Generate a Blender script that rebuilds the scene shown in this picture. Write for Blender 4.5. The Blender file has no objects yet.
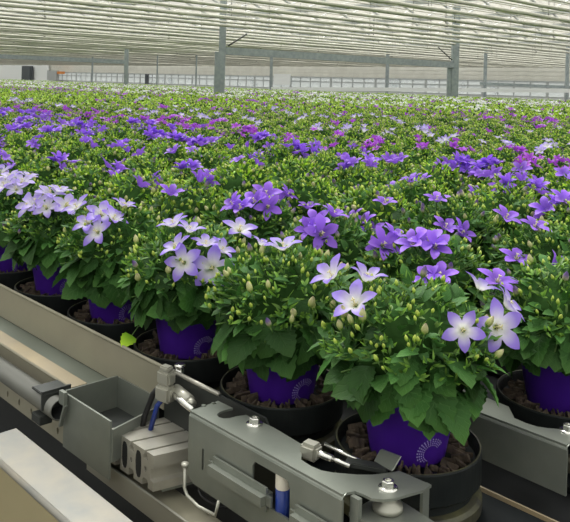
import bpy, bmesh, math, random
import numpy as np
from mathutils import Vector, Matrix
from mathutils.geometry import tessellate_polygon
random.seed(7); rng = np.random.default_rng(7)
S = bpy.context.scene; COL = S.collection; PI = math.pi
V = Vector

# ------------------------------------------------------------------ camera
FPX = 760.0; HX, HY = 285.0, 83.0; P = 0.80; ZC = P + 0.47
AZ = math.radians(43.65); ROLL = math.radians(1.6)
FW = V((-math.cos(AZ), math.sin(AZ), 0)); RT = V((math.sin(AZ), math.cos(AZ), 0)); UP = V((0, 0, 1))
CXV = RT*math.cos(ROLL) + UP*math.sin(ROLL); CYV = -RT*math.sin(ROLL) + UP*math.cos(ROLL)
CP = V((0, 0, ZC))
cam = bpy.data.cameras.new('camera'); cam.sensor_width = 36; cam.lens = FPX/570*36
cam.shift_y = -(261-HY)/570; cam.clip_start = .02; cam.clip_end = 400
co = bpy.data.objects.new('camera', cam); COL.objects.link(co); S.camera = co
m = Matrix((CXV, CYV, -FW)).transposed().to_4x4(); m.translation = CP; co.matrix_world = m

def ray(x, y): return FW + CXV*((x-HX)/FPX) + CYV*(-(y-HY)/FPX)
def at_z(x, y, z):
    r = ray(x, y); return CP + r*((z-ZC)/r.z)
def at_y(x, y, Y):
    r = ray(x, y); return CP + r*(Y/r.y)
def at_d(x, y, d): return CP + ray(x, y)*d
def proj(p):
    d = p - CP; w = d.dot(FW)
    if w < .05: return None
    return HX + FPX*d.dot(CXV)/w, HY - FPX*d.dot(CYV)/w, w

# ------------------------------------------------------------------ materials
def mat(name, base, rough=.5, metal=0., noise=None, scale=20., spec=.5, bump=0., trans=0.):
    M = bpy.data.materials.new(name); M.use_nodes = True
    N = M.node_tree.nodes; L = M.node_tree.links; b = N['Principled BSDF']
    b.inputs['Base Color'].default_value = (*base, 1); b.inputs['Roughness'].default_value = rough
    b.inputs['Metallic'].default_value = metal; b.inputs['Specular IOR Level'].default_value = spec
    if noise or bump:
        tc = N.new('ShaderNodeTexCoord'); nz = N.new('ShaderNodeTexNoise')
        nz.inputs['Scale'].default_value = scale; nz.inputs['Detail'].default_value = 6
        L.new(tc.outputs['Object'], nz.inputs['Vector'])
        if noise:
            cr = N.new('ShaderNodeValToRGB'); cr.color_ramp.elements[0].position = .35; cr.color_ramp.elements[1].position = .7
            cr.color_ramp.elements[0].color = (*base, 1); cr.color_ramp.elements[1].color = (*noise, 1)
            L.new(nz.outputs['Fac'], cr.inputs['Fac']); L.new(cr.outputs['Color'], b.inputs['Base Color'])
        if bump:
            bp = N.new('ShaderNodeBump'); bp.inputs['Strength'].default_value = bump; bp.inputs['Distance'].default_value = .004
            L.new(nz.outputs['Fac'], bp.inputs['Height']); L.new(bp.outputs['Normal'], b.inputs['Normal'])
    return M

def organ(name, stops, rough=.5, trans=.3, tint=.35, veins=None, spec=.4, tcol=None):
    """plant tissue: colour ramp over the organ's own length coordinate (attribute 'q'.x), lateral coordinate q.y, per-organ tint q.z"""
    M = bpy.data.materials.new(name); M.use_nodes = True
    N = M.node_tree.nodes; L = M.node_tree.links; b = N['Principled BSDF']; out = N['Material Output']
    at = N.new('ShaderNodeAttribute'); at.attribute_name = 'q'
    sx = N.new('ShaderNodeSeparateXYZ'); L.new(at.outputs['Vector'], sx.inputs[0])
    cr = N.new('ShaderNodeValToRGB'); e = cr.color_ramp.elements
    while len(e) < len(stops): e.new(.5)
    for i, (p, c) in enumerate(stops): e[i].position = p; e[i].color = (*c, 1)
    L.new(sx.outputs['X'], cr.inputs['Fac']); col = cr.outputs['Color']
    if veins:
        # lateral veins: stripes of (length - .55*|side|), midrib near side = 0
        ab = N.new('ShaderNodeMath'); ab.operation = 'ABSOLUTE'; L.new(sx.outputs['Y'], ab.inputs[0])
        mu = N.new('ShaderNodeMath'); mu.operation = 'MULTIPLY_ADD'; L.new(ab.outputs[0], mu.inputs[0]); mu.inputs[1].default_value = -.35; L.new(sx.outputs['X'], mu.inputs[2])
        si = N.new('ShaderNodeMath'); si.operation = 'MULTIPLY'; L.new(mu.outputs[0], si.inputs[0]); si.inputs[1].default_value = 36
        sn = N.new('ShaderNodeMath'); sn.operation = 'SINE'; L.new(si.outputs[0], sn.inputs[0])
        r1 = N.new('ShaderNodeMapRange'); r1.inputs[1].default_value = .75; r1.inputs[2].default_value = 1; L.new(sn.outputs[0], r1.inputs[0])
        r2 = N.new('ShaderNodeMapRange'); r2.inputs[1].default_value = .07; r2.inputs[2].default_value = 0; L.new(ab.outputs[0], r2.inputs[0])
        mx = N.new('ShaderNodeMath'); mx.operation = 'MAXIMUM'; L.new(r1.outputs[0], mx.inputs[0]); L.new(r2.outputs[0], mx.inputs[1])
        ms = N.new('ShaderNodeMath'); ms.operation = 'MULTIPLY'; L.new(mx.outputs[0], ms.inputs[0]); ms.inputs[1].default_value = veins[1]
        mi = N.new('ShaderNodeMix'); mi.data_type = 'RGBA'; L.new(ms.outputs[0], mi.inputs[0]); L.new(col, mi.inputs[6]); mi.inputs[7].default_value = (*veins[0], 1)
        col = mi.outputs[2]
        bp = N.new('ShaderNodeBump'); bp.inputs['Strength'].default_value = .35; bp.inputs['Distance'].default_value = .002; bp.invert = True
        L.new(mx.outputs[0], bp.inputs['Height']); L.new(bp.outputs['Normal'], b.inputs['Normal'])
    hs = N.new('ShaderNodeHueSaturation')
    mr = N.new('ShaderNodeMapRange'); mr.inputs[3].default_value = 1-tint; mr.inputs[4].default_value = 1+tint
    L.new(sx.outputs['Z'], mr.inputs[0]); L.new(mr.outputs[0], hs.inputs['Value']); L.new(col, hs.inputs['Color'])
    L.new(hs.outputs['Color'], b.inputs['Base Color'])
    b.inputs['Roughness'].default_value = rough; b.inputs['Specular IOR Level'].default_value = spec
    if trans:
        tr = N.new('ShaderNodeBsdfTranslucent'); ms = N.new('ShaderNodeMixShader'); ms.inputs[0].default_value = trans
        L.new(hs.outputs['Color'], tr.inputs['Color'])
        L.new(b.outputs[0], ms.inputs[1]); L.new(tr.outputs[0], ms.inputs[2]); L.new(ms.outputs[0], out.inputs['Surface'])
    return M

M = {}
M['leaf'] = organ('leaf_green', [(0, (.035, .105, .022)), (.6, (.042, .125, .025)), (1, (.065, .165, .03))], .55, .2, .5, veins=((.09, .19, .055), .4), spec=.22)
M['tip'] = organ('young_leaf_green', [(0, (.15, .35, .02)), (1, (.45, .66, .04))], .5, .35, .5)
M['tipa'] = organ('small_leaf_green', [(0, (.06, .16, .025)), (1, (.22, .40, .05))], .5, .3, .5)
M['stem'] = organ('stem_green', [(0, (.05, .12, .03)), (1, (.12, .22, .05))], .55, 0, .3)
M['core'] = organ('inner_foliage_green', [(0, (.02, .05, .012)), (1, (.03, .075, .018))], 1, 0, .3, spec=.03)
M['bud'] = organ('bud_cream', [(0, (.36, .48, .09)), (.5, (.62, .66, .27)), (.85, (.64, .62, .34)), (1, (.40, .32, .22))], .45, .2, .3, veins=((.22, .14, .10), .5))
M['budg'] = organ('young_bud_green', [(0, (.26, .44, .05)), (.6, (.52, .66, .11)), (1, (.66, .72, .18))], .45, .2, .35)
M['budv'] = organ('bud_violet', [(0, (.30, .42, .10)), (.4, (.45, .42, .30)), (.7, (.18, .12, .30)), (1, (.08, .04, .20))], .45, .2, .35)
M['lilac'] = organ('petal_lilac_white', [(0, (.80, .80, .66)), (.36, (.92, .90, .93)), (.57, (.68, .60, .92)), (.80, (.38, .26, .85)), (1, (.30, .18, .80))], .5, .4, .12)
M['pale'] = organ('petal_pale_lilac', [(0, (.8, .8, .7)), (.34, (.86, .84, .90)), (.62, (.66, .58, .90)), (.85, (.44, .33, .84)), (1, (.38, .27, .80))], .5, .4, .12)
M['violet'] = organ('petal_violet', [(0, (.30, .18, .55)), (.35, (.24, .10, .66)), (.75, (.33, .135, .84)), (1, (.42, .19, .92))], .5, .35, .22)
M['magenta'] = organ('petal_purple', [(0, (.40, .10, .58)), (.5, (.42, .07, .68)), (1, (.52, .13, .80))], .5, .35, .25)
M['white'] = organ('petal_white', [(0, (.8, .8, .6)), (.4, (.92, .92, .92)), (1, (.86, .82, .94))], .5, .35, .1)
M['pistil'] = mat('pistil_cream', (.72, .66, .36), .6)
M['pot'] = mat('purple_plastic', (.068, .014, .31), .42, noise=(.060, .012, .28), scale=30)
M['dot'] = mat('pale_print', (.30, .24, .52), .5)
M['soil'] = mat('potting_soil', (.03, .02, .012), .95, noise=(.07, .045, .03), scale=120, bump=.8)
M['black'] = mat('black_plastic', (.009, .011, .0115), .5, noise=(.016, .019, .018), scale=25, spec=.2)
M['algae'] = mat('algae_stained_plastic', (.028, .026, .022), .5, noise=(.08, .078, .035), scale=40)
M['bark'] = mat('brown_bark', (.04, .028, .02), .85, noise=(.13, .095, .065), scale=90, bump=.7)
M['beige'] = mat('beige_coated_steel', (.36, .335, .25), .42, .25, noise=(.32, .295, .225), scale=9)
M['galv'] = mat('galvanised_steel', (.27, .285, .25), .36, .5, noise=(.21, .228, .20), scale=14, bump=.05)
M['alu'] = mat('aluminium', (.52, .50, .44), .36, .55, noise=(.40, .38, .33), scale=18)
M['cast'] = mat('dull_cast_metal', (.45, .44, .38), .4, .6)
M['chrome'] = mat('bright_steel', (.75, .74, .70), .2, .95)
M['pipe'] = mat('grey_pipe', (.22, .22, .20), .32, .4)
M['darksteel'] = mat('dark_steel', (.035, .038, .037), .45, .3, noise=(.05, .054, .05), scale=12)
M['brownsteel'] = mat('tan_worn_steel', (.42, .34, .22), .5, .2, noise=(.34, .29, .21), scale=14)
M['greygroove'] = mat('greygreen_steel', (.17, .19, .16), .4, .3)
M['cover'] = mat('worn_cream_paint', (.20, .205, .195), .34, .15, noise=(.31, .275, .22), scale=16)
M['tan'] = mat('tan_paint', (.42, .35, .20), .5, .05, noise=(.38, .32, .18), scale=7)
M['hose'] = mat('black_rubber', (.012, .012, .013), .4)
M['blue'] = mat('blue_plastic', (.012, .035, .22), .35)
M['ivory'] = mat('ivory_plastic', (.72, .66, .56), .4)
M['void'] = mat('painted_shade_black', (.012, .013, .014), .6)  # black that stands for shade: bench bed, pipe bore, profile chambers
M['screen'] = mat('folded_screen_cloth', (.58, .57, .49), .8, noise=(.68, .67, .58), scale=6)
M['clip'] = mat('dark_clip', (.10, .10, .09), .6)
M['column'] = mat('galvanised_column', (.27, .31, .32), .45, .4, noise=(.36, .40, .41), scale=10)
M['white_panel'] = mat('white_panel', (.86, .88, .87), .6)
M['gable'] = mat('pale_gable_cloth', (.78, .77, .70), .8, noise=(.70, .69, .62), scale=2)
M['wallgrey'] = mat('pale_grey_wall', (.62, .64, .62), .7)
M['frame'] = mat('grey_frame', (.46, .48, .48), .5, .2)
M['orange'] = mat('orange_board', (.75, .27, .06), .6)
M['darkbin'] = mat('dark_bin', (.07, .08, .09), .5)
M['floor'] = mat('dark_concrete', (.05, .05, .05), .6, noise=(.07, .07, .065), scale=4)  # dark grey with faint lighter mottling
M['gutter'] = mat('black_gutter_liner', (.008, .010, .011), .55, spec=.15)

def glass(name, tint, mixf):
    G = bpy.data.materials.new(name); G.use_nodes = True; N = G.node_tree.nodes; L = G.node_tree.links
    for n in list(N):
        if n.type == 'BSDF_PRINCIPLED': N.remove(n)
    t = N.new('ShaderNodeBsdfTransparent'); t.inputs[0].default_value = (.96, .98, .97, 1)
    d = N.new('ShaderNodeBsdfDiffuse'); d.inputs[0].default_value = (*tint, 1)
    l = N.new('ShaderNodeBsdfTranslucent'); l.inputs[0].default_value = (*tint, 1)
    a = N.new('ShaderNodeAddShader') ; a = N.new('ShaderNodeMixShader'); a.inputs[0].default_value = .6
    L.new(d.outputs[0], a.inputs[1]); L.new(l.outputs[0], a.inputs[2])
    tc = N.new('ShaderNodeTexCoord'); nz = N.new('ShaderNodeTexNoise'); nz.inputs['Scale'].default_value = .8
    L.new(tc.outputs['Object'], nz.inputs['Vector'])
    mr = N.new('ShaderNodeMapRange'); mr.inputs[1].default_value = .34; mr.inputs[2].default_value = .46; mr.inputs[3].default_value = mixf*.3; mr.inputs[4].default_value = mixf
    L.new(nz.outputs['Fac'], mr.inputs[0])
    mx = N.new('ShaderNodeMixShader'); L.new(mr.outputs[0], mx.inputs[0])
    L.new(t.outputs[0], mx.inputs[1]); L.new(a.outputs[0], mx.inputs[2]); L.new(mx.outputs[0], N['Material Output'].inputs['Surface'])
    return G
M['roofglass'] = glass('limewashed_glass', (.44, .42, .375), .5)
M['wallglass'] = glass('hazy_glass', (.72, .74, .73), .85)

# ------------------------------------------------------------------ mesh builder
class MB:
    def __init__(s): s.v = []; s.f = []; s.m = []; s.q = []; s.sm = []
    def add(s, verts, faces, mi=0, q=None, smooth=False):
        o = len(s.v); s.v += [tuple(v) for v in verts]
        s.q += (q if q is not None else [(0, 0, .5)]*len(verts))
        for f in faces: s.f.append(tuple(o+i for i in f)); s.m.append(mi); s.sm.append(smooth)
    def box(s, c, size, mi=0, rot=None, bev=0):
        hx, hy, hz = (a/2 for a in size)
        if bev:
            bm = bmesh.new(); bmesh.ops.create_cube(bm, size=1)
            for v in bm.verts: v.co = V((v.co.x*size[0], v.co.y*size[1], v.co.z*size[2]))
            bmesh.ops.bevel(bm, geom=bm.edges[:], offset=bev, segments=2, affect='EDGES')
            bm.verts.index_update(); vs = [v.co.copy() for v in bm.verts]; fs = [[v.index for v in f.verts] for f in bm.faces]; bm.free()
        else:
            vs = [V((a, b, c_)) for a in (-hx, hx) for b in (-hy, hy) for c_ in (-hz, hz)]
            fs = [(0, 1, 3, 2), (4, 6, 7, 5), (0, 4, 5, 1), (2, 3, 7, 6), (0, 2, 6, 4), (1, 5, 7, 3)]
        if rot is not None: vs = [rot @ v for v in vs]
        s.add([v+V(c) for v in vs], fs, mi)
    def bar(s, a, b, w, h, mi=0, up=UP):
        a, b = V(a), V(b); d = (b-a).normalized(); sd = d.cross(up)
        sd = sd.normalized() if sd.length > 1e-5 else V((1, 0, 0)); u = sd.cross(d)
        vs = [p+sd*(i*w/2)+u*(j*h/2) for p in (a, b) for i, j in ((-1, -1), (1, -1), (1, 1), (-1, 1))]
        s.add(vs, [(0, 3, 2, 1), (4, 5, 6, 7), (0, 1, 5, 4), (1, 2, 6, 5), (2, 3, 7, 6), (3, 0, 4, 7)], mi)
    def tube(s, pts, r, n=8, mi=0, cap=True, q=None, hollow=0):
        pts = [V(p) for p in pts]; rs = r if isinstance(r, (list, tuple)) else [r]*len(pts); vs = []; fs = []
        ref = None
        for i, p in enumerate(pts):
            d = (pts[min(i+1, len(pts)-1)]-pts[max(i-1, 0)]).normalized()
            if ref is None: ref = d.orthogonal().normalized()
            ref = (ref - d*ref.dot(d)).normalized(); bb = d.cross(ref)
            for k in range(n): a = 2*PI*k/n; vs.append(p+(ref*math.cos(a)+bb*math.sin(a))*rs[i])
        for i in range(len(pts)-1):
            for k in range(n): k2 = (k+1) % n; fs.append((i*n+k, i*n+k2, (i+1)*n+k2, (i+1)*n+k))
        if cap: fs.append(tuple(range(n))[::-1]); fs.append(tuple((len(pts)-1)*n+k for k in range(n)))
        qq = None
        if q is not None: qq = [(i/(len(pts)-1), 0, q) for i in range(len(pts)) for k in range(n)]
        s.add(vs, fs, mi, qq, True)
    def lathe(s, prof, c=(0, 0, 0), n=24, mi=0, mis=None, axis=None, smooth=True):
        c = V(c); R = axis.to_track_quat('Z', 'Y').to_matrix() if axis is not None else Matrix.Identity(3); vs = []
        for r, z in prof:
            for k in range(n): a = 2*PI*k/n; vs.append(R @ V((r*math.cos(a), r*math.sin(a), z)) + c)
        o = len(s.v); s.add(vs, [])
        for i in range(len(prof)-1):
            for k in range(n):
                k2 = (k+1) % n; s.f.append((o+i*n+k, o+i*n+k2, o+(i+1)*n+k2, o+(i+1)*n+k)); s.m.append(mis[i] if mis else mi); s.sm.append(smooth)
    def prism(s, poly, holes, to3, t, mi=0):
        """flat plate: outline poly (2D) with holes, mapped by to3(x, y, h) for h in {0, t}"""
        loops = [poly]+holes; flat = [p for l in loops for p in l]; n = len(flat)
        tris = tessellate_polygon([[V((x, y, 0)) for x, y in l] for l in loops])
        vs = [to3(x, y, 0) for x, y in flat]+[to3(x, y, t) for x, y in flat]
        fs = [tuple(tr) for tr in tris]+[tuple(i+n for i in tr[::-1]) for tr in tris]; o = 0
        for l in loops:
            k = len(l)
            for i in range(k): j = (i+1) % k; fs.append((o+i, o+j, o+j+n, o+i+n))
            o += k
        s.add(vs, fs, mi)
    def mesh(s, name, mats):
        me = bpy.data.meshes.new(name); me.from_pydata([tuple(v) for v in s.v], [], s.f); me.update()
        for k in mats: me.materials.append(M[k])
        me.polygons.foreach_set('material_index', s.m); me.polygons.foreach_set('use_smooth', s.sm)
        at = me.attributes.new('q', 'FLOAT_VECTOR', 'POINT'); at.data.foreach_set('vector', np.array(s.q, 'f').ravel())
        bm = bmesh.new(); bm.from_mesh(me)
        if not any(k in ORG for k in mats): bmesh.ops.recalc_face_normals(bm, faces=bm.faces[:])
        bm.to_mesh(me); bm.free()
        return me
ORG = {'tipa', 'leaf', 'tip', 'bud', 'budg', 'budv', 'lilac', 'pale', 'violet', 'magenta', 'white', 'core', 'stem'}

def link(name, me, parent=None, loc=None, rot=None, scale=None):
    o = bpy.data.objects.new(name, me); COL.objects.link(o)
    if parent: o.parent = parent
    if loc is not None: o.location = loc
    if rot is not None: o.rotation_mode = 'QUATERNION'; o.rotation_quaternion = rot
    if scale is not None: o.scale = (scale,)*3
    return o
def tag(o, label, cat, group=None, kind=None):
    if label: o['label'] = label
    if cat: o['category'] = cat
    if group: o['group'] = group
    if kind: o['kind'] = kind
    return o
def empty(name, loc, label, cat, group=None):
    o = bpy.data.objects.new(name, None); o.empty_display_size = .05; COL.objects.link(o); o.location = loc
    return tag(o, label, cat, group)
def part(name, mb, mats, parent, label=None):
    o = link(name, mb.mesh(name, mats), parent)
    o.location = -parent.location if parent.parent is None and parent.type == 'EMPTY' else (0, 0, 0)   # built in world coordinates
    if label: o['label'] = label
    return o
def struct(name, mb, mats):
    return tag(link(name, mb.mesh(name, mats)), None, None, None, 'structure')

# ------------------------------------------------------------------ plant organs
def leaf(mb, base, tip_dir, normal, ln, wd, mi, st=6, serr=.0, fold=.25, droop=.25, tint=.5, heart=.5):
    t = V(tip_dir).normalized(); n = V(normal); n = (n-t*n.dot(t))
    n = n.normalized() if n.length > 1e-4 else t.orthogonal().normalized(); sd = t.cross(n)
    vs = []; q = []; fs = []
    for i in range(st+1):
        u = i/st; w = wd*.5*(math.sin(PI*min(1, u**heart))**.7 if 0 < u < 1 else (0.12 if u == 0 else 0))
        if serr and 0 < i < st: w *= 1+(serr if i % 2 else -serr)
        uu = u + (serr*.25*(1 if i % 2 else -1)/st*2 if serr and 0 < i < st else 0)
        p = V(base)+t*(ln*u)-n*(droop*ln*u*u)
        vs += [p+sd*w*-1+n*(fold*w)+t*(ln*(uu-u)), p, p+sd*w+n*(fold*w)+t*(ln*(uu-u))]; q += [(u, -1, tint), (u, 0, tint), (u, 1, tint)]
        if i: a = 3*(i-1); b = 3*i; fs += [(a, a+1, b+1, b), (a+1, a+2, b+2, b+1)]
    mb.add(vs, fs, mi, q, True)

def flower_mb(open_, hi=True, seed=0, mi=0):
    rr = random.Random(seed); mb = MB(); nt = 40 if hi else 20; ns = 8 if hi else 3
    cup = [(0, 0), (.10, .0), (.20, .10), (.34, .24), (.52, .38), (.74, .46), (1.0, .44)]
    star = [(0, 0), (.12, .0), (.24, .08), (.42, .16), (.62, .20), (.82, .20), (1.05, .12)]
    bell = [(0, 0), (.13, .0), (.22, .14), (.30, .36), (.38, .58), (.52, .76), (.74, .84)]
    pa, pb = (cup, star) if open_ >= 0 else (cup, bell); k = abs(open_)
    prof = [(a[0]*(1-k)+b[0]*k, a[1]*(1-k)+b[1]*k) for a, b in zip(pa, pb)]
    def P_(s):
        x = s*(len(prof)-1); i = min(int(x), len(prof)-2); f = x-i
        return prof[i][0]*(1-f)+prof[i+1][0]*f, prof[i][1]*(1-f)+prof[i+1][1]*f
    wob = [rr.uniform(-.1, .1) for _ in range(5)]; vs = []; q = []; fs = []
    for j in range(nt):
        a = 2*PI*j/nt; ph = (a*5/(2*PI)) % 1; L = min(ph, 1-ph)*2      # 0 petal centre .. 1 gap
        ptl = int(round(a*5/(2*PI))) % 5
        smax = .56+.44*max(0, 1-L)**.62
        smax *= 1+wob[ptl]*.3
        for i in range(ns+1):
            s = smax*i/ns; r, z = P_(min(1, s)); z += wob[ptl]*s*s*.35 - .05*(1-L)*math.sin(PI*min(1, s))
            aa = a - (0 if not hi else 0)
            pull = 1-.10*L*(s > .45)
            vs.append((r*pull*math.cos(aa), r*pull*math.sin(aa), z)); q.append((min(1, s*(1.0)), (L if j % 2 else -L), .5+wob[ptl]*3))
    for j in range(nt):
        j2 = (j+1) % nt
        for i in range(ns): fs.append((j*(ns+1)+i, j2*(ns+1)+i, j2*(ns+1)+i+1, j*(ns+1)+i+1))
    mb.add(vs, fs, mi, q, True)
    return mb
def pistil_mb():
    mb = MB(); mb.tube([(0, 0, .02), (0, 0, .34)], [.035, .03], 6)
    for k in range(3):
        a = 2*PI*k/3; mb.tube([(0, 0, .33), (.06*math.cos(a), .06*math.sin(a), .37), (.10*math.cos(a), .10*math.sin(a), .35)], [.03, .028, .02], 5)
    for k in range(5):
        a = 2*PI*k/5+.3; mb.tube([(.05*math.cos(a), .05*math.sin(a), .03), (.14*math.cos(a), .14*math.sin(a), .14)], [.02, .012], 4)
    return mb
def calyx_mb():
    mb = MB()
    for k in range(5):
        a = 2*PI*(k+.5)/5; d = V((math.cos(a), math.sin(a), .25)); leaf(mb, (0, 0, -.03), d, V((-d.x*.25, -d.y*.25, 1)), .34, .1, 0, 4, tint=.5)
    mb.tube([(0, 0, -.6), (0, 0, -.1), (0, 0, .02)], [.03, .04, .1], 6, 1, q=.5)
    return mb
def bud_mb(kind, seed):
    mb = MB(); n = 10; rings = 8; vs = []; q = []; fs = []
    for i in range(rings+1):
        u = i/rings; r = .29*math.sin(PI*min(1, .08+u*.90))**.8*(1-.25*u) if i < rings else .015
        for k in range(n):
            a = 2*PI*k/n; r2 = r*(1+(.07 if k % 2 else -.05)); vs.append((r2*math.cos(a), r2*math.sin(a), u)); q.append((u, 1 if k % 2 else 0.02, .5))
        if i:
            for k in range(n): k2 = (k+1) % n; fs.append(((i-1)*n+k, (i-1)*n+k2, i*n+k2, i*n+k))
    mb.add(vs, fs, 0, q, True)
    for k in range(5):
        a = 2*PI*k/5+.2; d = V((.45*math.cos(a), .45*math.sin(a), 1)); leaf(mb, (.12*math.cos(a), .12*math.sin(a), -.05), d, V((math.cos(a), math.sin(a), 0)), .55, .2, 1, 3, tint=.7)
    mb.tube([(0, 0, -.8), (0, 0, .05)], [.05, .09], 5, 2, q=.5)
    return mb

FLOW = {}
def flower_mesh(colr, op, hi):
    k = (colr, op, hi)
    if k not in FLOW: FLOW[k] = flower_mb(op, hi, int(op*50+60)).mesh('flower_'+colr, [colr])
    return FLOW[k]
PIST = pistil_mb().mesh('pistil', ['pistil']); CALY = calyx_mb().mesh('calyx', ['tipa', 'stem'])
BUDS = {k: bud_mb(k, 1).mesh('bud_'+k, [k, 'tipa', 'stem']) for k in ('bud', 'budg', 'budv')}

# ------------------------------------------------------------------ foliage
def rdir(a, e): return V((math.cos(a)*math.cos(e), math.sin(a)*math.cos(e), math.sin(e)))
RX, RZ, CZ = .110, .090, .125         # foliage dome radii and centre height above the pot base
def dome(a, e, k=1): d = rdir(a, e); return V((d.x*RX*k, d.y*RX*k, CZ+d.z*RZ*k))
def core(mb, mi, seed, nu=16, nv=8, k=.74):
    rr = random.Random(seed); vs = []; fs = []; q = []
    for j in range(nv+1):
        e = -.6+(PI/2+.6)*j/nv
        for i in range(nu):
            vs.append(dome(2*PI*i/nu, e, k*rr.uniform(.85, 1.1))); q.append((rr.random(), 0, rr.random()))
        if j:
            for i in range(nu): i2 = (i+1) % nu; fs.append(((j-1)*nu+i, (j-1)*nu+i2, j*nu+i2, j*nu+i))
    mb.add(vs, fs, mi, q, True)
def foliage_A(seed, nbig=135, nmid=170, nsm=360):
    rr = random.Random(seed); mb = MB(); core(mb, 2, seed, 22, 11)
    for i in range(nbig):
        a = rr.uniform(0, 2*PI); e = rr.uniform(-.62, .45) if i < nbig*.8 else rr.uniform(.3, 1.0)
        k = rr.uniform(.66, .95); p = dome(a, e, k*.86); out = rdir(a, 0)
        td = out*rr.uniform(.25, .8)+UP*rr.uniform(-1.0, .05)+V((rr.uniform(-.5, .5), rr.uniform(-.5, .5), 0))
        nn = rdir(a, rr.uniform(.2, .8))+V((rr.uniform(-.35, .35), rr.uniform(-.35, .35), rr.uniform(-.2, .35)))
        ln = rr.uniform(.036, .060)*(1.0 if e < .35 else .7)
        leaf(mb, p, td, nn, ln, ln*rr.uniform(.78, .98), 0, 13, .09, rr.uniform(.05, .35), rr.uniform(.1, .5), rr.random(), .62)
    for i in range(nmid):
        a = rr.uniform(0, 2*PI); e = math.asin(rr.uniform(.0, 1)); p = dome(a, e, rr.uniform(.75, .98)); out = rdir(a, e)
        leaf(mb, p, out+V((rr.uniform(-.9, .9), rr.uniform(-.9, .9), rr.uniform(-.3, .6))), UP+out*.5+V((rr.uniform(-.5, .5),)*3), rr.uniform(.018, .03), rr.uniform(.011, .018), 0, 7, .08, .3, .3, rr.uniform(.45, 1), .7)
    for i in range(nsm):
        a = rr.uniform(0, 2*PI); e = math.asin(rr.uniform(.08, 1)); p = dome(a, e, rr.uniform(.86, 1.07)); out = rdir(a, e)
        for k in range(rr.choice((1, 2, 3))):
            leaf(mb, p, out*rr.uniform(.3, 1)+V((rr.uniform(-1, 1), rr.uniform(-1, 1), rr.uniform(-.2, .9))), out+V((rr.uniform(-.7, .7),)*3), rr.uniform(.008, .016), rr.uniform(.0028, .005), 1, 3, 0, .3, rr.uniform(-.2, .5), rr.random(), .7)
    for i in range(60):
        a = rr.uniform(0, 2*PI); e = math.asin(rr.uniform(-.2, .95))
        mb.tube([dome(a+rr.uniform(-.4, .4), e*.5, .25), dome(a, e, .65), dome(a, e, 1.0)], [.0018, .0014, .001], 5, 3, False, q=rr.random())
    return mb.mesh('foliage', ['leaf', 'tipa', 'core', 'stem'])
def sbud(mb, p, d, ln, mi, tint):
    R = d.to_track_quat('Z', 'Y').to_matrix(); vs = []; q = []; fs = []; n = 5
    for u, r in ((0, .12), (.35, .36), (.72, .27), (1, .03)):
        for k in range(n): a = 2*PI*k/n; vs.append(p+R @ V((r*ln*math.cos(a), r*ln*math.sin(a), u*ln))); q.append((u, 1, tint))
    for i in range(3):
        for k in range(n): k2 = (k+1) % n; fs.append((i*n+k, i*n+k2, (i+1)*n+k2, (i+1)*n+k))
    mb.add(vs, fs, mi, q, True)
def foliage_B(seed, nbig=60, nmid=60, nsm=420, nb=0):
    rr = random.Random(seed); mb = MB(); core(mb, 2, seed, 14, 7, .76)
    for i in range(nbig):
        a = rr.uniform(0, 2*PI); e = rr.uniform(-.5, .7); p = dome(a, e, rr.uniform(.65, .9)); out = rdir(a, 0)
        ln = rr.uniform(.03, .045)
        leaf(mb, p, out*.9+UP*rr.uniform(-.7, .3)+V((rr.uniform(-.6, .6), rr.uniform(-.6, .6), 0)), rdir(a, .8)+V((rr.uniform(-.4, .4),)*3), ln, ln*.8, 0, 5, 0, .2, .3, rr.random(), .68)
    for i in range(nmid):
        a = rr.uniform(0, 2*PI); e = math.asin(rr.uniform(.1, 1)); p = dome(a, e, rr.uniform(.8, .98)); out = rdir(a, e)
        leaf(mb, p, out+V((rr.uniform(-.9, .9), rr.uniform(-.9, .9), rr.uniform(-.3, .6))), UP+out*.5, rr.uniform(.018, .028), rr.uniform(.011, .016), 0, 4, 0, .3, .3, rr.uniform(.5, 1), .7)
    for i in range(nsm):
        a = rr.uniform(0, 2*PI); e = math.asin(rr.uniform(.08, 1)); p = dome(a, e, rr.uniform(.88, 1.07)); out = rdir(a, e)
        leaf(mb, p, out*rr.uniform(.3, 1)+V((rr.uniform(-1, 1), rr.uniform(-1, 1), rr.uniform(-.2, .9))), out+V((rr.uniform(-.7, .7),)*3), rr.uniform(.012, .022), rr.uniform(.005, .009), 1 if rr.random() < .45 else 6, 2, 0, .3, .2, rr.random(), .7)
    buds_into(mb, rr, nb)
    return mb.mesh('foliage', ['leaf', 'tip', 'core', 'budg', 'bud', 'budv', 'tipa'])
def buds_into(mb, rr, nb):
    for i in range(nb):
        a = rr.uniform(0, 2*PI); e = math.asin(rr.uniform(.2, 1)); out = rdir(a, e); t = rr.random()
        sbud(mb, dome(a, e, rr.uniform(.98, 1.08)), (out*.5+UP*.7+V((rr.uniform(-.4, .4),)*3)).normalized(), rr.uniform(.0075, .012) if t < .8 else rr.uniform(.012, .018), 3 if t < .84 else (4 if t < .91 else 5), rr.random())

FA = [foliage_A(i+1) for i in range(4)]
FB = [foliage_B(i+20, 60, 80, 330, 90) for i in range(4)]
FC = [foliage_B(i+40, 34, 20, 190, 80) for i in range(3)]

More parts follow.
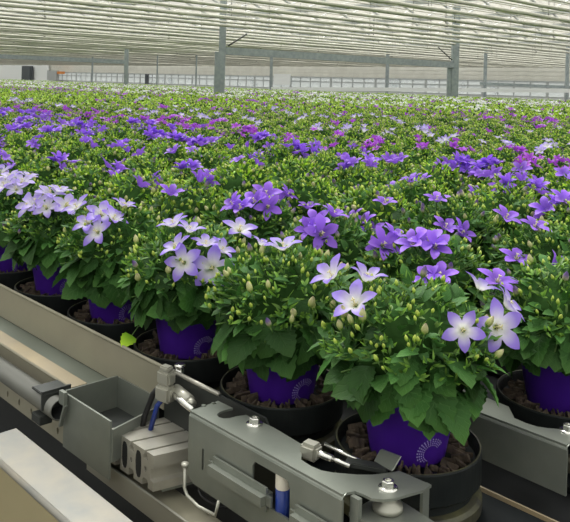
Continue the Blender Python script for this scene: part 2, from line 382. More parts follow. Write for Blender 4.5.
def pot_mesh():
    mb = MB(); mb.lathe([(0, .002), (.045, .002), (.047, 0), (.0485, .004), (.0635, .088), (.0665, .09), (.0672, .1), (.0655, .102), (.063, .1), (.0605, .085), (.0, .08)], n=40, mis=[0]*9+[1])
    return mb.mesh('pot', ['pot', 'soil'])
POT = pot_mesh()
def emblem_mesh():
    mb = MB(); th0 = math.atan2(-FW.y, -FW.x) + .42
    for k in range(17):
        a = math.radians(35+k*13)
        for j in range(4):
            r = .0105+j*.0026; dx = -r*math.cos(a); dz = r*math.sin(a); sz = .0007+.00012*j
            if dz < -.011: continue
            z = .020+dz; R = .0485+(.0635-.0485)*(z-.004)/.084+.0004; th = th0 - dx/R
            c = V((R*math.cos(th), R*math.sin(th), z)); tx = V((-math.sin(th), math.cos(th), 0)); nn = V((math.cos(th), math.sin(th), 0))
            vs = [c+tx*(sz*math.cos(b))+UP*(sz*math.sin(b)) for b in (0, PI/3, 2*PI/3, PI, 4*PI/3, 5*PI/3)]
            vs += [v-nn*.0008 for v in vs]
            mb.add(vs, [(0, 1, 2, 3, 4, 5)]+[(i, (i+1) % 6, (i+1) % 6+6, i+6) for i in range(6)], 0)
    return mb.mesh('dotted_emblem', ['dot'])
EMB = emblem_mesh()
def carrier_meshes():
    mb = MB(); mb.lathe([(0, 0), (.078, 0), (.090, .003), (.095, .008), (.095, .021), (.091, .025), (.084, .027), (.083, .037), (.090, .039), (.0935, .043), (.0935, .079), (.0925, .081), (.0905, .081), (.089, .078), (.086, .066), (0, .065)], n=72, smooth=False, mis=[0, 0, 1, 1, 1, 1, 0, 0, 0, 0, 0, 1, 0, 0, 0])
    return mb.mesh('carrier_body', ['black', 'algae'])
CAR = carrier_meshes()
def chips_mesh(seed):
    rr = random.Random(seed); mb = MB()
    for k in range(84):
        a = 2*PI*k/84+rr.uniform(-.05, .05); r = rr.uniform(.058, .078)
        R = Matrix.Rotation(a+rr.uniform(-.5, .5), 3, 'Z') @ Matrix.Rotation(rr.uniform(-.4, .4), 3, 'Y') @ Matrix.Rotation(rr.uniform(-.4, .4), 3, 'X')
        mb.box((r*math.cos(a), r*math.sin(a), rr.uniform(.068, .076)), (rr.uniform(.010, .024), rr.uniform(.0015, .004), rr.uniform(.006, .012)), 0, R, .0006)
    return mb.mesh('bark_chips', ['bark'])
CHIP = [chips_mesh(i) for i in range(3)]

def align(d, spin=0): return V((0, 0, 1)).rotation_difference(V(d).normalized()) @ Matrix.Rotation(spin, 3, 'Z').to_quaternion()
def add_flower(root, p, d, size, colr, op, hi, sub):
    f = link('flower', flower_mesh(colr, op, hi), root, p, align(d, random.uniform(0, 6)), size*.6)
    if sub:
        link('pistil', PIST, f); link('calyx', CALY, f)
    return f
def view_dir(r, t, u): return (RT*r - FW*t + UP*u).normalized()
def add_pix_flower(root, x, y, size, face, colr, op):
    c = root.location + V((0, 0, CZ)); o = CP-c; d = ray(x, y).normalized()
    sc = V((1/(RX*1.15), 1/(RX*1.15), 1/(RZ*1.16))); os = V((o.x*sc.x, o.y*sc.y, o.z*sc.z)); ds = V((d.x*sc.x, d.y*sc.y, d.z*sc.z))
    A = ds.dot(ds); B = os.dot(ds); C_ = os.dot(os)-1; D = B*B-A*C_
    t = (-B-math.sqrt(D))/A if D > 0 else -B/A
    p = CP+d*t - root.location; fd = view_dir(*face)
    rot = Matrix.Rotation(root.rotation_euler.z, 3, 'Z').inverted()
    add_flower(root, rot @ (p - fd*size*.12), rot @ fd, size, colr, op, True, True)

def buds_individual(root, seed, n, kinds):
    rr = random.Random(seed)
    for i in range(n):
        a = rr.uniform(0, 2*PI); e = math.asin(rr.uniform(.12, 1)); out = rdir(a, e)
        k = rr.choices(('budg', 'bud', 'budv'), kinds)[0]
        sz = {'budg': rr.uniform(.0065, .0105), 'bud': rr.uniform(.012, .019), 'budv': rr.uniform(.012, .018)}[k]
        d = out*.45+UP*.75+V((rr.uniform(-.4, .4), rr.uniform(-.4, .4), 0))
        link('bud', BUDS[k], root, dome(a, e, rr.uniform(1.0, 1.1)), align(d, rr.uniform(0, 6)), sz)
def rand_flowers(root, n, colr, hi, sub, size, cluster=True, rr=random, emin=.35):
    ca, ce = rr.uniform(0, 2*PI), rr.uniform(.7, 1.3)
    for i in range(n):
        if cluster and i < n*.7: a = ca+rr.uniform(-.75, .75); e = min(1.5, ce+rr.uniform(-.4, .3))
        else: a = rr.uniform(0, 2*PI); e = math.asin(rr.uniform(emin, 1))
        out = rdir(a, e)
        d = out*.5+UP*rr.uniform(.35, 1)+V((rr.uniform(-.7, .7), rr.uniform(-.7, .7), 0))
        add_flower(root, dome(a, e, rr.uniform(1.05, 1.2)), d, size*rr.uniform(.8, 1.15), colr, rr.choice((-.5, 0, .35, .7)), hi, sub)

# ------------------------------------------------------------------ plant layout
PX, PY, DX, DY = -.592, .801, .2365, .302
def band(Y):
    """variety by distance from the front rail: (petal, mean flowers, size)"""
    if Y < 1.0: return ('lilac', 3, .052)
    if Y < 1.78: return ('violet', 4.5, .058)
    if Y < 2.55: return ('violet', 7.5, .058)
    if Y < 3.15: return ('magenta', 8, .042)
    if Y < 3.8: return ('pale', 2.2, .050)
    if Y < 5.6: return ('magenta', 1.6, .048) if random.random() < .5 else ('pale', 1.2, .052)
    if Y < 7.6: return ('magenta', 2.2, .048)
    if Y < 9.3: return ('white', 3, .060)
    if Y < 10.6: return ('magenta', 1.3, .052)
    if Y < 16: return ('white', 2.7, .062)
    return ('white', 1.2, .058)
plants = []
for r in range(0, 62):
    Y = PY+r*DY; sh = .063*r if r < 3 else random.uniform(0, DX)
    n0 = -14 if r else 0
    for n in range(n0, 190):
        X = PX+sh-n*DX
        if X < -44: break
        y = Y+random.uniform(-.012, .012)*(r > 0); x = X+random.uniform(-.015, .015)*(r > 0)
        pr = proj(V((x, y, P+.15)))
        if not pr: continue
        mg = 40 + .13*FPX/pr[2]
        if -mg < pr[0] < 570+mg+(170 if r > 1 else 0) and pr[1] < 522+.3*FPX/pr[2]: plants.append((pr[2], r, n, x, y, pr[0], pr[1]))
plants.sort()
seen = lambda p: -.11*FPX/p[0] < p[5] < 570+.11*FPX/p[0]
near = [p for p in plants if seen(p)][:300]; nset = set(near); far = [p for p in plants if p not in nset and (seen(p) or p[0] > 1.9)]
ORD = ['first', 'second', 'third', 'fourth', 'fifth', 'sixth', 'seventh', 'eighth', 'ninth', 'tenth', 'eleventh', 'twelfth', 'thirteenth', 'fourteenth', 'fifteenth', 'sixteenth', 'seventeenth', 'eighteenth', 'nineteenth', 'twentieth']
rowseq = {}
for r in range(6):
    rw = sorted([p for p in near if p[1] == r], key=lambda p: -p[3])
    for i, p in enumerate(rw): rowseq[(r, p[2])] = (i, len(rw))

# flowers seen on the front row and on the first plants behind it: pixel, diameter (m), facing (right, towards viewer, up), openness
FR = {
 (0, 0): [(331, 274, .052, (-.55, .25, .75), 0), (367, 277, .050, (.2, .1, .95), -.3), (354, 302, .054, (-.35, .45, .75), .3), (463, 330, .044, (-.25, .85, .35), .5), (499, 327, .058, (.25, .85, .30), .6), (509, 304, .048, (.75, .2, .6), .2), (481, 286, .046, (.45, -.2, .8), 0)],
 (0, 1): [(283, 246, .052, (-.1, .1, .95), .1), (262, 243, .036, (.3, -.1, .9), 0)],
 (0, 2): [(212, 268, .060, (.05, .95, .2), 1), (183, 262, .054, (-.2, .85, .4), .8), (176, 246, .050, (-.5, .3, .8), .2), (206, 243, .046, (.1, .2, .95), .2), (222, 249, .044, (.6, .2, .7), 0), (240, 228, .056, (.2, .35, .9), .6), (173, 223, .05, (-.3, .1, .9), .2), (190, 229, .046, (.2, .1, .95), 0)],
 (0, 3): [(101, 213, .056, (.1, .5, .8), .5), (96, 231, .056, (-.4, .7, .5), .6), (76, 206, .054, (-.4, .35, .8), .4), (114, 217, .05, (.5, .2, .8), .2), (87, 222, .05, (-.3, .5, .7), .4), (124, 205, .046, (.3, 0, .9), 0)],
 (0, 4): [(36, 201, .060, (-.2, .5, .8), .5), (50, 193, .058, (.2, .2, .95), .4), (67, 205, .056, (.3, .5, .8), .6), (28, 205, .056, (-.4, .6, .6), .5), (46, 207, .05, (0, .7, .6), .5), (60, 190, .05, (.2, 0, .95), .2)],
 (0, 5): [(10, 176, .056, (-.2, .2, .9), .3), (22, 181, .056, (.2, .3, .9), .3), (4, 184, .056, (-.3, .5, .8), .5), (16, 188, .05, (0, .6, .7), .5), (28, 176, .05, (.2, 0, .95), .2)],
}
VI = [(266, 196, .060, (.1, .45, .8), .3), (278, 203, .060, (.4, .6, .5), .1), (254, 203, .056, (-.4, .4, .8), .2), (240, 209, .054, (-.3, .3, .9), .4), (268, 209, .054, (.1, .9, .3), 0), (288, 196, .05, (.6, .2, .7), 0), (232, 206, .05, (-.6, .3, .7), .2),
 (316, 219, .056, (-.2, .4, .8), .2), (322, 232, .062, (.25, .8, .4), .5), (308, 208, .052, (0, .1, .95), .2), (334, 212, .05, (.4, .1, .9), 0), (309, 228, .05, (-.5, .6, .5), -.3),
 (372, 232, .056, (-.2, .4, .85), .2), (384, 242, .056, (.3, .7, .5), .2), (364, 222, .052, (-.3, .2, .9), 0), (352, 218, .05, (-.5, .1, .85), .3), (395, 232, .05, (.4, .1, .9), 0), (377, 246, .045, (0, .9, .3), -.4),
 (412, 240, .054, (-.5, .3, .8), .2), (428, 238, .058, (-.1, .4, .9), .4), (446, 230, .058, (.2, .3, .9), .3), (462, 236, .056, (.5, .5, .6), -.3), (436, 244, .05, (0, .7, .7), .2),
 (517, 252, .056, (.1, .35, .95), .8), (499, 273, .056, (.2, .3, .95), .8), (440, 273, .05, (0, .4, .9), .2), (428, 276, .046, (-.4, .4, .8), .2), (437, 203, .052, (0, .2, .95), .4), (385, 203, .05, (0, .2, .95), .5), (507, 211, .056, (.3, .4, .85), .3), (536, 219, .056, (.2, .3, .9), .6), (556, 260, .05, (.6, .3, .7), -.6)]

gtxt = {'lilac': 'lilac and white flowered campanulas along the front rail', 'violet': 'violet campanulas behind the front row'}
roots = {}; tierA = set(p[1:3] for p in near if (p[1] == 0 and p[0] < 2.6) or (p[1] in (1, 2) and p[0] < 1.75))
row0 = ['nearest potted bellflower, lilac-edged white flowers over the dotted purple pot', 'leafy bellflower just behind the nearest in the front row, mostly fat cream buds',
 'third front-row bellflower, two open lilac stars facing the viewer', 'fourth front-row bellflower, pale flower cluster leaning left over its purple pot',
 'fifth front-row bellflower by the rail, crown crowded with pale lilac flowers', 'sixth front-row bellflower, at the left frame edge, pale lilac top']
for dpt, r, n, x, y, sx, sy in near:
    colr, mean, size = band(y); i, cnt = rowseq.get((r, n), (0, 0)); rr = random.Random(r*1000+n+77)
    A = (r, n) in tierA
    if r == 0: lab = row0[i] if i < len(row0) else 'front-row bellflower, %s pot along the rail from the nearest one' % (ORD[i] if i < 20 else 'a far')
    elif r < 6 and sx > 562: lab = 'bellflower cut off by the right picture edge in the %s row behind the rail' % ORD[r]
    elif r < 6 and i < 20: lab = '%s bellflower counted from the right picture edge in the %s row behind the rail' % (ORD[i], ORD[r])
    else:
        lab = {'violet': 'violet bellflower plant in the dense violet band mid-field', 'magenta': 'small-flowered purple bellflower plant in the band behind the violet one' if y < 3.5 else 'green bellflower plant dotted purple, well back in the field',
                 'pale': 'green bellflower plant with a few pale flowers behind the purple band', 'white': 'white bellflower plant far back'}[colr]
    grp = 'front row of potted bellflowers' if r == 0 else ('potted bellflowers in the %s row' % ORD[r] if r < 6 and i < 20 else lab.replace('bellflower plant', 'bellflower plants'))
    root = empty('potted_bellflower', (x, y, P), lab, 'potted plant', grp); root.rotation_euler.z = rr.uniform(0, 6.28) if r or n else .4
    roots[(r, n)] = root
    if A:
        pt = link('pot', POT, root); 
        if r == 0: e = link('dotted_emblem', EMB, pt); e.rotation_euler.z = -root.rotation_euler.z + (0 if n == 0 else .25)
        f = link('foliage', FA[(r*3+n) % 4], root)
        buds_individual(root, r*50+n, 98 if r == 0 else 80, (.82, .16, .02) if r == 0 else (.84, .06, .10))
        if r == 0 and (r, n) in FR:
            for fl in FR[(r, n)]: add_pix_flower(root, fl[0], fl[1], fl[2], fl[3], 'lilac' if n < 4 else 'pale', fl[4])
        elif r == 0: rand_flowers(root, 7, 'pale', True, True, size, True, rr)
    else:
        B = dpt < 3.9
        if dpt < 3: link('pot', POT, root)
        link('foliage', (FB if B else FC)[rr.randrange(4 if B else 3)], root)
        if r == 0: rand_flowers(root, 7, 'pale', True, False, size, True, rr)
        elif r > 2:
            k = int(rr.gammavariate(2, mean/2)+.4) if mean > 1 else (1 if rr.random() < mean*.7 else 0)
            rand_flowers(root, min(k, 12 if colr != 'pale' else 5), colr, dpt < 4.5, False, size, True, rr)
    root.scale = (1, 1, rr.uniform(.93, 1.05)) if r else (1, 1, 1)
# violet flowers of rows one and two: each goes to the plant its position lies over
used = set()
for x, y, s, fc, op in VI:
    best = None
    for (r, n), o in roots.items():
        if r not in (1, 2): continue
        pr = proj(o.location+V((0, 0, CZ+RZ*.55)))
        d = math.hypot((pr[0]-x)*1, (pr[1]-y)*1.3)*pr[2]
        if best is None or d < best[0]: best = (d, o, (r, n))
    add_pix_flower(best[1], x, y, s, fc, 'violet', op); used.add(best[2])
for (r, n), o in roots.items():
    if r in (1, 2) and (r, n) not in used:
        rr = random.Random(r*31+n); k = rr.choice((0, 2, 4, 5)); 
        if proj(o.location)[0] < 225 or proj(o.location)[0] > 570: k = max(3, k)
        rand_flowers(o, k, 'violet', True, False, .052, True, rr)

# carriers under the pots nearest the rail
carn = ['black pot carrier with brown chips under the nearest purple pot', 'black pot carrier second from the front along the rail', 'third black pot carrier along the rail, behind the fitting', 'fourth black pot carrier along the rail, beside the stray green leaf', 'fifth black pot carrier along the rail', 'sixth black pot carrier along the rail, at the left frame edge']
for (r, n), o in roots.items():
    dpt = proj(o.location)[2]
    if (r == 0 and n < 8) or (r == 1 and dpt < 1.7):
        i = rowseq[(r, n)][0]
        lab = (carn[i] if i < 6 else 'black pot carrier, %s along the front rail' % ORD[i]) if r == 0 else 'black pot carrier under the %s plant from the right in the row behind' % ORD[i]
        c = empty('pot_carrier', o.location-V((0, 0, .065)), lab, 'pot carrier', 'round black pot carriers'); c.rotation_euler.z = random.uniform(0, 6)
        link('carrier_body', CAR, c); ch = link('bark_chips', CHIP[n % 3], c); ch['kind'] = 'stuff'; ch['label'] = 'brown bark and dead leaves'

# ------------------------------------------------------------------ the rest of the field: one mass
def lod(seed, nleaf, nb, fn, fcol, fsize):
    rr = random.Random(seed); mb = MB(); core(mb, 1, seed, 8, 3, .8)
    if nleaf > 40: mb.lathe([(.047, 0), (.065, .1)], (0, 0, 0), 9, 8)
    for i in range(nleaf):
        a = rr.uniform(0, 2*PI); e = math.asin(rr.uniform(.0, 1)); p = dome(a, e, rr.uniform(.86, 1.06)); out = rdir(a, e)
        ln = rr.uniform(.03, .05); dark = rr.random() < .3
        leaf(mb, p, out*.7+V((rr.uniform(-1, 1), rr.uniform(-1, 1), rr.uniform(-.4, .7))), UP+out+V((rr.uniform(-.5, .5),)*3), ln, ln*.55, 2 if dark else 0, 2, 0, .3, .2, rr.random(), .7)
    for i in range(nb):
        a = rr.uniform(0, 2*PI); e = math.asin(rr.uniform(.2, 1)); out = rdir(a, e)
        sbud(mb, dome(a, e, 1.04), (out*.5+UP).normalized(), .02, 3, rr.random())
    for i in range(fn):
        a = rr.uniform(0, 2*PI); e = math.asin(rr.uniform(.45, 1)); out = rdir(a, e)
        f = flower_mb(rr.choice((-.4, 0, .4)), False, rr.randrange(99)); d = out*.5+UP*.8+V((rr.uniform(-.6, .6), rr.uniform(-.6, .6), 0))
        R = align(d, rr.uniform(0, 6)).to_matrix(); p = dome(a, e, 1.14); s = fsize*.6*rr.uniform(.8, 1.2)
        mb.add([p+R @ (V(v)*s) for v in f.v], f.f, 4+('violet', 'magenta', 'pale', 'white').index(fcol), f.q, True)
    return mb
FM = ['tip', 'core', 'leaf', 'budg', 'violet', 'magenta', 'pale', 'white', 'pot']
cache = {}
def get_lod(colr, k, big, var, size):
    key = (colr, k, big, var)
    if key not in cache:
        mb = lod(len(colr)*100+k*7+var, 60 if big else 30, 22 if big else 10, k, colr, size)
        tri = []; tm = []
        for f, mi in zip(mb.f, mb.m):
            for j in range(1, len(f)-1): tri.append((f[0], f[j], f[j+1])); tm.append(mi)
        cache[key] = (np.array([tuple(v) for v in mb.v]), np.array(tri), np.array(tm), np.array(mb.q))
    return cache[key]
vs, ts, ms, qs = [], [], [], []; off = 0; colp = [at_d(xx, 80, d) for xx, d in ((221.5, 17), (454.5, 21.5), (126, 31), (271, 34), (387, 30))]
for dpt, r, n, x, y, sx, sy in far:
    if any((x-c.x)**2+(y-c.y)**2 < .09 for c in colp): continue
    colr, mean, size = band(y)
    if colr == 'white' and random.random() < .16: colr = 'magenta'
    if colr == 'lilac': colr = 'pale'
    k = int(min(16, random.gammavariate(2, mean/2)+.3)); big = dpt < 13
    v, t, mm, q = get_lod(colr, k, big, random.randrange(3), size*1.05)
    a = random.uniform(0, 6.28); c, s = math.cos(a), math.sin(a); hz = random.uniform(.9, 1.06)
    w = np.stack([v[:, 0]*c-v[:, 1]*s+x, v[:, 0]*s+v[:, 1]*c+y, v[:, 2]*hz+P], 1)
    vs.append(w); ts.append(t+off); ms.append(mm); qs.append(q); off += len(v)
vs = np.concatenate(vs); ts = np.concatenate(ts); ms = np.concatenate(ms); qs = np.concatenate(qs)
me = bpy.data.meshes.new('bellflower_field'); me.vertices.add(len(vs)); me.vertices.foreach_set('co', vs.astype('f').ravel())
me.loops.add(len(ts)*3); me.loops.foreach_set('vertex_index', ts.astype('i').ravel())
me.polygons.add(len(ts)); me.polygons.foreach_set('loop_start', np.arange(0, len(ts)*3, 3, dtype='i'))
for k in FM: me.materials.append(M[k])
me.polygons.foreach_set('material_index', ms.astype('i')); me.update(calc_edges=True); me.validate()
at = me.attributes.new('q', 'FLOAT_VECTOR', 'POINT'); at.data.foreach_set('vector', qs.astype('f').ravel())
tag(link('bellflower_field', me), 'distant mass of flowering bellflower pots filling the far benches to the glass wall', 'potted plants', None, 'stuff')
print('plants', len(near), len(far), 'tris', len(ts))

# ------------------------------------------------------------------ conveyor along the front row
Zt = P+.022
def rail(dx, dy, label, full):
    e = empty('conveyor_rail', (-2+dx, .69+dy, P-.05), label, 'conveyor rail', 'conveyor rails beside the pot rows')
    x1 = at_z(172, 366, Zt).x+dx; x0 = -44; xs1 = at_z(116, 384, P-.045).x; xs2 = at_z(92, 394, P-.042).x
    f = MB(); f.bar((x0, .69+dy, P-.0105), (x1, .69+dy, P-.0105), .003, .065); f.tube([(x0, .689+dy, Zt), (x1+.0, .689+dy, Zt)], .003, 8)
    part('side_flange', f, ['beige'], e)
    if full:
        g = MB(); g.bar((x0, .666, P-.046), (xs1, .666, P-.046), .046, .004)
        part('groove', g, ['greygroove'], e, 'grey-green groove under the flange')
        g = MB(); g.bar((x0, .632, P-.042), (xs2-.040, .632, P-.042), .030, .004); part('floor_strip', g, ['brownsteel'], e, 'tan worn strip')
        p = MB(); xe = at_y(68, 430, .615).x
        xs = [at_y(58, 423.4, .615).x-.0492*i for i in range(40)]
        hl = [[(xx+.0035*math.cos(t), P-.123+.0060*math.sin(t)) for t in [2*PI*k/10 for k in range(10)]] for xx in xs]
        xm = xs[-1]-.03
        p.prism([(xm, P-.138), (xe, P-.138), (xe, P-.040), (xm, P-.040)], hl, lambda a, b, h: V((a, .615+h, b)), .003)
        p.bar((x0, .6165, P-.089), (xm, .6165, P-.089), .003, .098)
        p.tube([(x0, .6155, P-.040), (xe, .6155, P-.040)], .0022, 6)
        part('perforated_plate', p, ['beige'], e, 'beige plate with a line of small slots')
    d = MB(); y0 = .69+dy; xa = x1; xb = at_z(268, 417, Zt).x+dx
    d.prism([(xa, P-.07), (xb+.035, P-.07), (xb+.010, Zt-.012), (xb, Zt), (xa, Zt)], [], lambda a, b, h: V((a, y0+h, b)), .003)
    part('dark_end_plate', d, ['darksteel'], e, 'thin dark end sheet')
    d = MB(); d.tube([(xa, y0, Zt+.001), (at_z(222, 394, Zt).x+dx, y0, Zt+.001)], .0033, 8); part('end_rod', d, ['alu'], e, 'thin bright rod along the top edge')
    return e
rail(0, 0, 'long beige flanged conveyor rail in front of the front row of pots', True)
rail(.063, DY, 'conveyor rail behind the front row of pots', False)
rail(.126, 2*DY, 'conveyor rail between the second and third pot rows', False)

# gutter bed under the pots: black liner over an added bench, coloured black as shade between rows
g = MB(); g.bar((-45, 10.1, P-.09), (.6, 10.1, P-.09), 18.85, .02); g.bar((-45, .70, P-.20), (.6, .70, P-.20), .02, .24); 
tag(link('shade_bench', g.mesh('shade_bench', ['void'])), 'added bench bed under all the pot rows, its black standing in for shade', 'bench')
for r in range(3):
    g = MB(); yc = PY+r*DY; g.bar((-44, yc, P-.0725), (.5, yc, P-.0725), .20, .009)
    tag(link('transport_belt', g.mesh('transport_belt', ['gutter'])), ['black transport belt under the front row of pot carriers', 'black transport belt under the second row of pots', 'black transport belt under the third row of pots'][r], 'belt', 'transport belts under the pots')
g = MB(); a = at_z(478, 485, P-.066); g.bar((a.x-2.5, .905, P-.078), (.4, .905, P-.078), .022, .006); g.bar((a.x-2.5, .912, P-.074), (.4, .912, P-.074), .003, .012)
tag(link('guide_rail', g.mesh('guide_rail', ['brownsteel'])), 'narrow tan guide rail at lower right behind the nearest pot carrier', 'guide rail')

# grey pipe and its clamp
pc = V((0, .585, P-.059)); xe = at_y(60, 404, .585).x
e = empty('grey_pipe', (xe-1, pc.y, pc.z), 'round grey steel pipe along the front of the beige rail', 'pipe')
b = MB(); n = 28
b.lathe([(.0145, -.08), (.0145, 0), (.0168, 0), (.0168, -44+abs(xe))], (xe, pc.y, pc.z), n, 0, [1, 0, 0], V((1, 0, 0)))
b.lathe([(0, -.08), (.0145, -.08)], (xe, pc.y, pc.z), n, 1, None, V((1, 0, 0)))  # bore wall and inner disc coloured black for the shade in the pipe
part('tube', b, ['pipe', 'void'], e)
cx = xe-.040
e = empty('pipe_clamp', (cx, pc.y, pc.z), 'dark saddle clamp gripping the end of the grey pipe', 'clamp')
c = MB(); c.box((cx, pc.y+.0045, pc.z+.021), (.044, .046, .004), 0, None, .001); c.box((cx+.018, pc.y+.0045, pc.z+.012), (.004, .05, .03)); part('saddle', c, ['darksteel'], e)
c = MB(); c.box((cx, pc.y-.010, pc.z-.022), (.03, .022, .014), 0, None, .001); part('lower_jaw', c, ['darksteel'], e)

# front cover beam (near, lower left)
Zb = ZC-.55; A0 = at_z(20, 427, Zb); yr = .55/1.046; yl = .55/1.187
e = empty('cover_beam', (A0.x+.4, (yr+yl)/2, Zb), 'thick cream sheet-metal beam at lower left, scuffed top', 'beam')
b = MB(); b.prism([(A0.x, yl), (A0.x+1.1, yl), (A0.x+1.1, yr), (A0.x, yr)], [], lambda x, y, h: V((x, y, Zb-h)), .004)
b.tube([(A0.x, yl+.002, Zb-.003), (A0.x+1.1, yl+.002, Zb-.003)], .0045, 10)
part('top_face', b, ['cover'], e)
b = MB(); b.bar((A0.x, yl, Zb-.10), (A0.x+1.1, yl, Zb-.10), .004, .19); part('side_face', b, ['tan'], e, 'tan side')
b = MB(); b.bar((A0.x, yr, Zb-.10), (A0.x+1.1, yr, Zb-.10), .004, .19); b.bar((A0.x+.002, yl, Zb-.1), (A0.x+.002, yr, Zb-.1), .004, .19, up=UP); part('back_face', b, ['tan'], e)

# sheet metal box bracket
zt = P-.028
c1 = at_z(66, 392, zt); c2 = at_z(112, 421, zt); c3 = at_z(158, 398, zt); c4 = at_z(118, 377, zt)
bx = empty('sheet_metal_box', (c1+c2+c3+c4)/4, 'open folded sheet-metal box between the pipe end and the aluminium profiles', 'bracket')
bx.location.z = zt-.08
def wall(mb, a, b, h0, h1, t=.003, mi=0):
    a = V(a); b = V(b); mb.add([a+UP*h0, b+UP*h0, b+UP*h1, a+UP*h1], [], mi)
    nrm = (b-a).cross(UP).normalized()*t; o = len(mb.v)-4
    mb.v += [tuple(V(mb.v[o+i])+nrm) for i in range(4)]; mb.q += [(0, 0, .5)]*4
    for f in ((0, 1, 2, 3), (7, 6, 5, 4), (0, 4, 5, 1), (1, 5, 6, 2), (2, 6, 7, 3), (3, 7, 4, 0)): mb.f.append(tuple(o+i for i in f)); mb.m.append(mi); mb.sm.append(False)
b = MB(); wall(b, c1, c2, -.085, 0); part('front_wall', b, ['galv'], bx)
b = MB(); wall(b, c4, c1, -.06, .002); part('left_wall', b, ['galv'], bx)
b = MB(); wall(b, c3, c4, -.06, .000); part('back_wall', b, ['galv'], bx)
b = MB(); wall(b, c2, c3, -.06, -.012); part('right_wall', b, ['galv'], bx)
b = MB(); b.add([c1-UP*.05, c2-UP*.05, c3-UP*.05, c4-UP*.05], [(0, 1, 2, 3)]); part('box_floor', b, ['darksteel'], bx, 'dark inside')
b = MB(); t = (c2-c1).normalized(); k = c1+t*.004+V((-.004, -.009, 0))
b.bar(k+t*.0-UP*.004, k+t*.016-UP*.004, .006, .02); b.bar(k+t*.016-UP*.014, k+t*.002-UP*.05, .006, .004); part('corner_tab', b, ['galv'], bx)

# base channel carrying the machinery
xb0 = at_z(96, 465, P-.13).x
e = empty('base_channel', (xb0+.3, .63, P-.13), 'beige base channel under the aluminium profiles', 'channel')
b = MB(); b.bar((xb0-.02, .633, P-.125), (xb0+.75, .633, P-.125), .048, .004); part('web', b, ['beige'], e)
b = MB(); b.bar((xb0-.02, .610, P-.128), (xb0+.75, .610, P-.128), .003, .03); b.tube([(xb0-.02, .610, P-.113), (xb0+.75, .610, P-.113)], .002, 6); part('front_lip', b, ['cast'], e)
# aluminium T-slot profile block: cross-section extruded away from the viewer
zp = P-.055; a0 = at_z(111, 428.5, zp); a1 = at_z(154, 456, zp); b0 = at_z(190, 412, zp)
along = (a1-a0); wdt = along.length; along.normalize()
ext = (b0-a0); ext.z = 0; ext.normalize(); LEN = .15
prf = empty('aluminium_profile', a0-UP*.05, 'wide slotted aluminium extrusion with dark hollow chambers, at lower centre left', 'profile')
W, H = wdt, .050
def slot(x): return [(x-.005, H), (x-.005, H-.004), (x-.010, H-.008), (x-.010, H-.013), (x+.010, H-.013), (x+.010, H-.008), (x+.005, H-.004), (x+.005, H)]
xs = [W*.19, W*.5, W*.81]
def notch(x): return [(x-.0022, H), (x-.0022, H-.005), (x-.006, H-.007), (x-.006, H-.012), (x+.006, H-.012), (x+.006, H-.007), (x+.0022, H-.005), (x+.0022, H)]
poly = [(0, 0)]
low = lambda x: [(x-.007, 0), (x-.007, .007), (x-.004, .011), (x+.004, .011), (x+.007, .007), (x+.007, 0)]
for x in (W*.18, W*.5, W*.82): poly += low(x)
poly += [(W, 0), (W, .012), (W-.008, .014), (W-.008, .030), (W, .032), (W, H)]
for x in (W*.82, W*.5, W*.18)[0:3]: poly += notch(x)[::-1]
poly += [(0, H), (0, .034), (.007, .032), (.007, .016), (0, .014)]
def oval(cx, cy, rx, ry, n=14): return [(cx+rx*abs(math.cos(2*PI*k/n))**.7*(1 if math.cos(2*PI*k/n) > 0 else -1), cy+ry*abs(math.sin(2*PI*k/n))**.7*(1 if math.sin(2*PI*k/n) > 0 else -1)) for k in range(n)]
holes = [oval(W*.34, .025, .0078, .0195), oval(W*.66, .025, .0078, .0195)]
holes += [oval(x, .024, .0028, .004, 8) for x in (W*.18, W*.5, W*.82)]
b = MB(); b.prism(poly, holes, lambda x, y, h: a0+along*x+UP*(y-H)+ext*h, LEN)
part('extrusion', b, ['alu'], prf)
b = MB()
for x in (W*.34, W*.66): b.prism(oval(x, .025, .0078, .0195), [], lambda x_, y_, h: a0+along*x_+UP*(y_-H)+ext*(h+.0008), .004)  # black plate just behind each chamber mouth, painted in as shade
part('chamber_shade', b, ['void'], prf, 'black plates standing in for the shade inside the hollow chambers')
b = MB(); q0 = a0+along*(W*.72)-UP*.052; b.bar(q0+ext*.02+along*.005, q0+ext*.15+along*.005, .05, .004); part('foot_plate', b, ['galv'], prf)

# pneumatic fitting with chrome rod and hoses
f0 = at_z(166, 385, P+.012); 
ft = empty('rod_end_fitting', f0-UP*.05, 'small cast fitting with bright rod between the flange and the arm', 'fitting')
RF = Matrix.Rotation(.2, 3, 'Z')
b = MB(); b.box(f0+V((0, 0, .012)), (.026, .018, .020), 0, RF, .003); b.box(f0+V((.003, -.002, -.010)), (.03, .022, .024), 0, RF, .004); b.box(f0+V((.0, 0, .025)), (.018, .014, .008), 0, RF, .002); part('valve_body', b, ['cast'], ft, 'dull cast body')
p1 = at_z(180, 367, P+.030); p1b = p1.copy(); p1b.z = P-.075
b = MB(); b.tube([p1b, p1], .0065, 14); b.tube([p1, p1+UP*.004], .0085, 14); part('post', b, ['chrome'], ft, 'upright bright pin')
r0 = at_z(168, 390, P+.002); r1 = at_z(193, 410, P+.002)
b = MB(); b.tube([r0, r1], .0048, 12); b.tube([r0, r0+(r1-r0)*.12], .008, 12); part('rod', b, ['chrome'], ft, 'bright rod')
r2 = at_z(176, 390, P+.004); r3 = at_z(193, 404, P+.004)
b = MB(); b.tube([r2, r2+(r3-r2)*.8], .009, 14); b.tube([r2+(r3-r2)*.8, r3], .006, 12); part('barrel', b, ['cast'], ft)
b = MB(); h0 = at_z(157, 386, P+.005)
b.tube([h0+V((.01, .0, .004)), h0+V((-.004, -.004, -.012)), h0+V((-.012, -.012, -.045)), h0+V((-.014, -.02, -.085))], .0045, 8)
